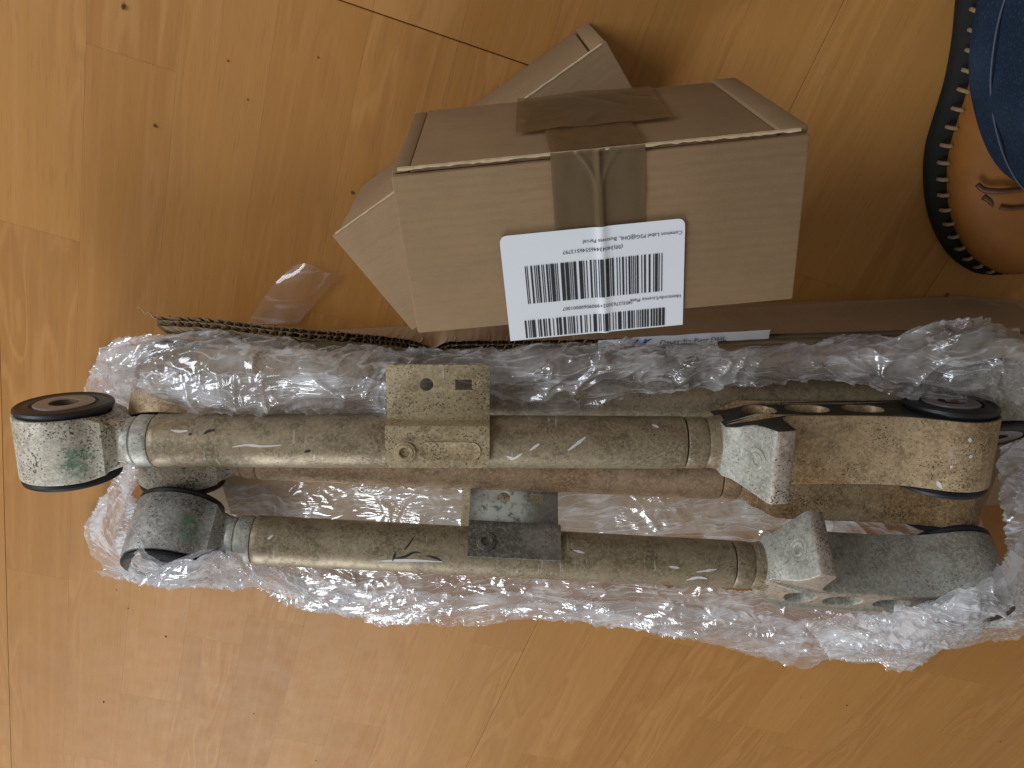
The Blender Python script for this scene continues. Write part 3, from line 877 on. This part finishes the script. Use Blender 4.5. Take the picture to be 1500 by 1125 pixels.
# ------------------------------------------------------------------ plastic film
film = empty('plastic_film', Matrix.Translation((0, -0.45, 0)))
tag(film, 'crumpled clear plastic film wrapped around and spilling out beside the metal arms', 'plastic film')
FO = Vector((0, -0.45, 0))
def film_sheet(rows_px, nu, nv, seed, amp=1.0, edge_rag=.004, zmin=.0015, mat=None):
    rows = [resample([tuple(px(x, y, z)) for (x, y, z) in r], nu) for r in rows_px]
    rows = np.array(rows)                          # R,nu,3
    P = np.zeros((nv, nu, 3))
    for i in range(nu):
        P[:, i, :] = resample(rows[:, i, :], nv)
    # world-space coordinates drive the wrinkles
    du = np.gradient(P, axis=1); dv = np.gradient(P, axis=0)
    N = np.cross(du, dv); N /= (np.linalg.norm(N, axis=2, keepdims=True) + 1e-9)
    N[N[..., 2] < 0] *= -1
    su = np.cumsum(np.linalg.norm(du, axis=2), axis=1); sv = np.cumsum(np.linalg.norm(dv, axis=2), axis=0)
    x, y = su + seed * 3.1, sv + seed * 1.7
    wx = x + .012 * noise(x / .03, y / .03, seed + 1); wy = y + .012 * noise(x / .03, y / .03, seed + 2)
    h = .0055 * noise(wx / .07, wy / .06, seed + 3) + .0020 * np.abs(noise(wx / .045, wy / .035, seed + 4))
    for k, ang in enumerate((0.6, 1.25, 2.1, -0.35)):
        c, s_ = math.cos(ang), math.sin(ang)
        al = wx * c + wy * s_; ac = -wx * s_ + wy * c
        m = np.clip(noise(x / .09, y / .08, seed + 20 + k) * 2.2 + .25, 0, 1)
        h += m * (.0050 * np.maximum(0, ridge(al / .14, ac / .028, seed + 30 + k)) ** 3 + .0013 * np.maximum(0, ridge(al / .075, ac / .0105, seed + 40 + k)) ** 3)
    h += .0011 * noise(wx / .020, wy / .016, seed + 60)
    # ragged free edges
    vv = np.linspace(0, 1, nv)[:, None]
    rag = edge_rag * (noise(x / .012, 0 * y + seed, seed + 70) + .7 * noise(x / .004, 0 * y + 3, seed + 71))
    T = dv / (np.linalg.norm(dv, axis=2, keepdims=True) + 1e-9)
    P = P + N * (h * amp)[..., None] + T * (rag * (vv ** 6 - (1 - vv) ** 6))[..., None]
    P[..., 2] = np.maximum(P[..., 2], zmin + .001 * np.abs(noise(x / .01, y / .01, seed + 5)))
    P -= np.array(FO)
    me = bpy.data.meshes.new('film_sheet')
    V = P.reshape(-1, 3)
    me.from_pydata(V.tolist(), [], grid_faces(nu, nv)); me.update()
    return link('film_sheet', me, mat or M_film, film)

# sheet lying over the hidden arm, between the cardboard wall and the topmost arm
film_sheet([
    [(178, 495, .050), (240, 487, .064), (300, 486, .070), (450, 494, .072), (640, 514, .072), (870, 505, .075), (1010, 506, .078), (1130, 503, .080), (1250, 494, .086), (1320, 492, .096), (1370, 478, .108), (1430, 465, .118), (1470, 478, .112), (1510, 505, .106), (1570, 540, .10)],
    [(150, 525, .050), (230, 515, .095), (300, 518, .108), (450, 528, .112), (640, 545, .098), (870, 535, .100), (1010, 528, .102), (1130, 522, .102), (1250, 517, .106), (1320, 518, .112), (1380, 508, .122), (1430, 500, .128), (1480, 515, .122), (1520, 535, .115), (1570, 560, .11)],
    [(150, 565, .040), (230, 562, .098), (300, 568, .116), (450, 572, .120), (640, 580, .098), (870, 570, .100), (1010, 552, .102), (1130, 540, .104), (1250, 540, .108), (1320, 550, .112), (1380, 555, .118), (1430, 550, .122), (1480, 555, .118), (1520, 565, .112), (1570, 580, .11)],
    [(170, 610, .050), (230, 620, .088), (300, 618, .094), (450, 618, .094), (640, 620, .090), (720, 614, .086), (860, 603, .094), (905, 581, .100), (1040, 567, .102), (1150, 556, .103), (1250, 558, .104), (1320, 580, .104), (1400, 584, .108), (1480, 578, .108), (1520, 585, .106), (1570, 600, .105)],
], 640, 84, 3)
# second torn layer low by the topmost arm's tube
film_sheet([
    [(210, 540, .100), (330, 548, .120), (450, 546, .122), (570, 560, .112)],
    [(205, 575, .100), (330, 580, .124), (450, 580, .124), (570, 590, .112)],
    [(215, 606, .095), (330, 610, .100), (450, 610, .098), (570, 614, .092)],
], 260, 50, 9, 1.1)
# bag end at the left
film_sheet([
    [(178, 500, .040), (140, 540, .020), (126, 575, .010), (140, 640, .008), (172, 700, .010), (150, 740, .012), (128, 775, .010), (134, 805, .010), (160, 830, .010), (205, 843, .010)],
    [(205, 505, .065), (170, 540, .055), (160, 575, .050), (175, 640, .045), (190, 700, .050), (170, 745, .060), (158, 775, .060), (165, 800, .065), (185, 820, .075), (225, 836, .080)],
    [(232, 515, .078), (200, 548, .070), (195, 580, .065), (205, 640, .062), (208, 690, .062), (205, 730, .110), (203, 770, .130), (208, 795, .170), (226, 815, .185), (255, 828, .19)],
], 330, 60, 21, 0.8, .006, mat=M_film2)
# liner under the arms
film_sheet([
    [(300, 705, .050), (600, 712, .056), (900, 722, .056), (1200, 732, .056), (1420, 745, .056)],
    [(290, 745, .058), (600, 755, .060), (900, 765, .060), (1200, 772, .060), (1440, 770, .060)],
    [(290, 800, .060), (600, 815, .062), (900, 825, .062), (1200, 835, .062), (1440, 830, .062)],
], 520, 60, 33, 0.55)
# front edge spilling onto the floor
film_sheet([
    [(208, 800, .175), (232, 822, .188), (262, 818, .190), (300, 806, .178), (345, 808, .150), (385, 822, .108), (420, 818, .072), (600, 828, .070), (850, 842, .070), (1050, 858, .070), (1180, 878, .074), (1260, 892, .110), (1340, 880, .175), (1400, 862, .195), (1440, 842, .195), (1474, 800, .175), (1486, 740, .140), (1498, 695, .11)],
    [(180, 825, .085), (232, 840, .110), (275, 840, .120), (320, 836, .110), (365, 842, .085), (400, 856, .045), (440, 868, .042), (600, 876, .042), (850, 882, .045), (1050, 902, .048), (1180, 918, .055), (1290, 920, .095), (1390, 900, .150), (1460, 868, .16), (1500, 815, .14), (1515, 750, .12), (1525, 700, .10)],
    [(136, 834, .010), (220, 848, .008), (300, 853, .006), (372, 857, .006), (430, 874, .006), (500, 900, .006), (570, 911, .006), (690, 897, .006), (830, 909, .006), (960, 922, .006), (1080, 950, .006), (1165, 974, .006), (1215, 962, .006), (1325, 974, .010), (1375, 950, .014), (1440, 936, .01), (1500, 925, .008), (1570, 900, .008)],
], 760, 80, 45, 0.9, .006)
# extra folded layers at the front that catch the light
film_sheet([
    [(1180, 905, .075), (1260, 898, .125), (1330, 886, .185), (1400, 866, .200), (1462, 835, .195), (1496, 780, .175)],
    [(1200, 935, .05), (1270, 935, .07), (1330, 935, .10), (1400, 910, .13), (1470, 875, .14), (1520, 800, .13)],
    [(1215, 962, .02), (1270, 966, .02), (1326, 976, .018), (1380, 948, .03), (1450, 905, .06), (1540, 850, .06)],
], 260, 60, 57, 1.2, .005, mat=M_film2)
film_sheet([
    [(236, 824, .192), (270, 815, .195), (310, 804, .180), (350, 808, .155), (390, 828, .115), (450, 848, .06), (520, 868, .04)],
    [(250, 840, .140), (285, 836, .150), (325, 828, .140), (362, 836, .115), (400, 850, .08), (455, 872, .04), (520, 890, .02)],
    [(255, 852, .035), (300, 851, .045), (340, 849, .05), (380, 858, .04), (420, 872, .03), (460, 888, .02), (520, 904, .012)],
], 260, 46, 63, 0.9, .004, mat=M_film2)
film_sheet([
    [(205, 806, .190), (236, 828, .205), (270, 822, .208), (310, 810, .19), (345, 814, .16)],
    [(190, 828, .15), (232, 844, .185), (275, 844, .185), (315, 838, .15), (350, 838, .12)],
    [(180, 843, .06), (232, 854, .08), (280, 858, .08), (325, 854, .07), (360, 856, .06)],
], 200, 46, 81, 0.9, .004, mat=M_film2)
film_sheet([
    [(1310, 884, .19), (1370, 872, .21), (1440, 846, .215), (1480, 806, .19)],
    [(1310, 915, .13), (1380, 912, .19), (1455, 884, .205), (1510, 830, .18)],
    [(1330, 955, .05), (1400, 940, .08), (1470, 912, .09), (1540, 870, .08)],
], 220, 50, 87, 0.9, .005, mat=M_film2)
film_sheet([
    [(400, 845, .06), (600, 862, .055), (850, 872, .055), (1050, 890, .055), (1180, 905, .055)],
    [(430, 872, .02), (600, 893, .02), (850, 896, .025), (1050, 925, .022), (1170, 955, .022)],
    [(440, 880, .008), (580, 910, .008), (850, 910, .008), (1060, 944, .008), (1160, 972, .008)],
], 420, 34, 71, 0.8, .004)

# film gathered round the right end
film_sheet([
    [(1462, 655, .085), (1466, 720, .100), (1472, 775, .130), (1470, 830, .17)],
    [(1500, 640, .090), (1505, 720, .110), (1510, 780, .13), (1510, 845, .14)],
    [(1560, 620, .080), (1570, 720, .08), (1575, 790, .08), (1570, 880, .07)],
    [(1620, 610, .02), (1640, 720, .02), (1640, 800, .02), (1620, 900, .02)],
], 160, 80, 93, 0.9, .004, mat=M_film2)

# ------------------------------------------------------------------ scrap of clear tape on the floor
scrap_rows = [[(362, 474, .002), (398, 420, .010), (432, 388, .004)], [(400, 474, .006), (428, 424, .013), (452, 386, .010)], [(418, 474, .006), (446, 430, .010), (478, 399, .007)], [(436, 474, .002), (472, 432, .004), (505, 397, .003)]]
rows = np.array([resample([tuple(px(*q)) for q in r], 40) for r in scrap_rows])
P = np.zeros((24, 40, 3))
for i in range(40): P[:, i, :] = resample(rows[:, i, :], 24)
P[..., 2] += .0012 * noise(P[..., 0] / .02, P[..., 1] / .02, 3) + .001
P[..., 2] = np.maximum(P[..., 2], .0012)
sc0 = Vector((float(P[..., 0].mean()), float(P[..., 1].mean()), 0))
sc = pydata('tape_scrap', [Vector(q) - sc0 for q in P.reshape(-1, 3)], grid_faces(40, 24), M_scrap)
sc.location = sc0
tag(sc, 'loose scrap of clear tape lying on the floor by the torn cardboard wall', 'tape')

# ------------------------------------------------------------------ person: shoe and trouser leg
SC = Vector((.452, -.15, 0))
person = empty('person', Matrix.Translation(SC))
tag(person, 'lower leg in blue jeans and a tan stitched leather moccasin on the floor', 'person')
sole_px = [(1416, -60), (1408, 0), (1402, 60), (1391, 120), (1376, 170), (1363, 215), (1359, 260), (1364, 310), (1379, 352), (1401, 383), (1428, 400), (1452, 404)]
left = [px(x, y, .012) for (x, y) in sole_px]
tip = left[-1]
left = resample([tuple(p) for p in left], 60)
cx = tip.x + .004
hw = np.maximum(cx - left[:, 0], .001); yy = left[:, 1]
outl = [(cx - w, y) for w, y in zip(hw, yy)] + [(cx + w * .96, y) for w, y in zip(hw[::-1], yy[::-1])]
no = len(outl)
def ring(shr, z, lift=None):
    o = []
    for (x, y) in outl:
        yc = -.16
        o.append(Vector((cx + (x - cx) * shr, yc + (y - yc) * (1 - (1 - shr) * .62), z)) - SC)
    return o
V = []
levels = [(.97, .001), (1.0, .003), (1.0, .010), (.985, .0138), (.93, .0165), (.87, .0205), (.84, .0200)]
for s, z in levels: V += ring(s, z)
Fc = grid_faces(no, len(levels), True); Fc.append(tuple(range(no))[::-1])
shoe_levels = [(.87, .0180), (.875, .023), (.87, .030), (.86, .038), (.79, .047), (.68, .055), (.52, .062), (.33, .066), (.12, .067)]
V2 = []
for s, z in shoe_levels: V2 += ring(s, z)
F2 = grid_faces(no, len(shoe_levels), True); F2.append(tuple(range((len(shoe_levels) - 1) * no, len(shoe_levels) * no)))
shoe = pydata('shoe_upper', V2, F2, M_leather, person)
pydata('sole', V, Fc, M_sole, shoe)
# whip stitches joining the upper to the sole, evenly spaced along the edge
arc = 0; last = None; pts_edge = []
e_out, e_in = ring(.965, .0152), ring(.872, .0240)
acc = 0.0
for i in range(1, no):
    acc += (e_out[i] - e_out[i - 1]).length
    if acc > .0118:
        acc = 0
        nrm = (e_out[i] - e_in[i]).normalized()
        p0, p1 = e_out[i] + Vector((0, 0, .0012)), e_in[i] + Vector((0, 0, .0012))
        p0 = p0.lerp(p1, .25)
        tube_path('stitch', [p0 + Vector((0, 0, -.001)), p0.lerp(p1, .3) + Vector((0, 0, .0022)), p0.lerp(p1, .7) + Vector((0, 0, .0022)), p1], .0017, M_thread, shoe, 6)
# raised apron seams
def z_up(p):
    # height of the upper at world p
    best = .03
    q = p - SC
    for (s, z) in shoe_levels:
        pass
    return best
def seam(pxs, r, mat, zz):
    pts = resample([tuple(px(x, y, z) - SC) for (x, y), z in zip(pxs, zz)], 26)
    return tube_path('seam', [Vector(p) for p in pts], r, mat, shoe, 8)
seam([(1437, 384), (1448, 350), (1454, 318), (1452, 296), (1440, 288)], .0026, M_leather_d, (.030, .042, .050, .054, .052))
seam([(1432, 270), (1442, 278), (1468, 280), (1510, 276)], .0024, M_leather_d, (.055, .058, .064, .068))
seam([(1465, 303), (1480, 305), (1515, 302)], .0020, M_leather_d, (.059, .062, .066))
# trouser leg
hz = .082
hem = [px(x, y, hz) for (x, y) in ((1446, -45), (1431, 0), (1421, 55), (1418, 110), (1425, 160), (1440, 208), (1460, 243), (1482, 262), (1510, 272))]
hem = resample([tuple(p) for p in hem], 40)
hc = np.array([hem[:, 0].max() + .004, 0])
full = [(x, y) for x, y in hem[:, :2]] + [(2 * hc[0] - x, y) for x, y in hem[::-1, :2]]
full = np.array(full); ctr = full.mean(0)
nh = len(full); V = []
lv = [(-.004, .955), (-.001, .985), (.001, 1.0), (.010, 1.004), (.03, 1.0), (.06, 1.005), (.10, 1.0), (.15, 1.02), (.21, 1.06), (.28, 1.10), (.36, 1.16)]
for li, (dz, s) in enumerate(lv):
    for k, (x, y) in enumerate(full):
        a = k / nh * 6.283
        wr = .0035 * float(noise(math.cos(a) * 2 + 5, dz * 22 + math.sin(a) * 1.2, 12)) * min(1, max(0, dz) / .03)
        q = ctr + (np.array((x, y)) - ctr) * (s + wr / .05)
        V.append(Vector((q[0] + dz * .18, q[1] - dz * .22, hz + dz)) - SC)
Fc = grid_faces(nh, len(lv), True); Fc.append(tuple(range((len(lv) - 1) * nh, len(lv) * nh))); Fc.append(tuple(range(nh))[::-1])
leg = pydata('trouser_leg', V, Fc, M_denim, person)
sm = []
for k in range(0, nh):
    x, y = ctr + (full[k] - ctr) * 1.016
    sm.append(Vector((x + .026 * .18, y - .026 * .22, hz + .026)) - SC)
tube_path('hem_seam', sm + [sm[0]], .0007, M_seam, leg, 6)

# ------------------------------------------------------------------ crumbs on the floor
crumbs = [(181, 10, 3.2), (227, 184, 2.6), (363, 146, 1.2), (466, 84, 1.4), (334, 89, 1.6), (516, 282, 2.2), (1386, 431, 3.4), (243, 932, 1.9), (152, 1028, 2.4), (171, 864, 1.1), (188, 891, 1.2), (1240, 1033, 1.8), (1173, 1022, 1.2), (372, 1045, 1.3), (463, 1114, 1.4), (1465, 1086, 1.3), (1410, 1021, 1.1)]
for (x, y, s) in crumbs:
    bm = bmesh.new(); bmesh.ops.create_icosphere(bm, subdivisions=1, radius=s * .00072)
    for v in bm.verts:
        v.co = Vector((v.co.x * random.uniform(.5, 1.5), v.co.y * random.uniform(.4, 1.0), v.co.z * random.uniform(.3, .7)))
    zmn = min(v.co.z for v in bm.verts)
    for v in bm.verts: v.co.z -= zmn
    me = bpy.data.meshes.new('crumb'); bm.to_mesh(me); bm.free()
    o = link('crumb', me, M_crumb, None, False)
    o.location = px(x, y, 0.0); o.location.z = .0001
    o.rotation_euler = (0, 0, random.uniform(0, 6.28))
    tag(o, 'tiny dark crumb of dirt on the laminate floor', 'crumb', 'crumbs on the floor')
print('planks', nplank, 'tris', sum(len(m.polygons) for m in bpy.data.meshes) * 2)
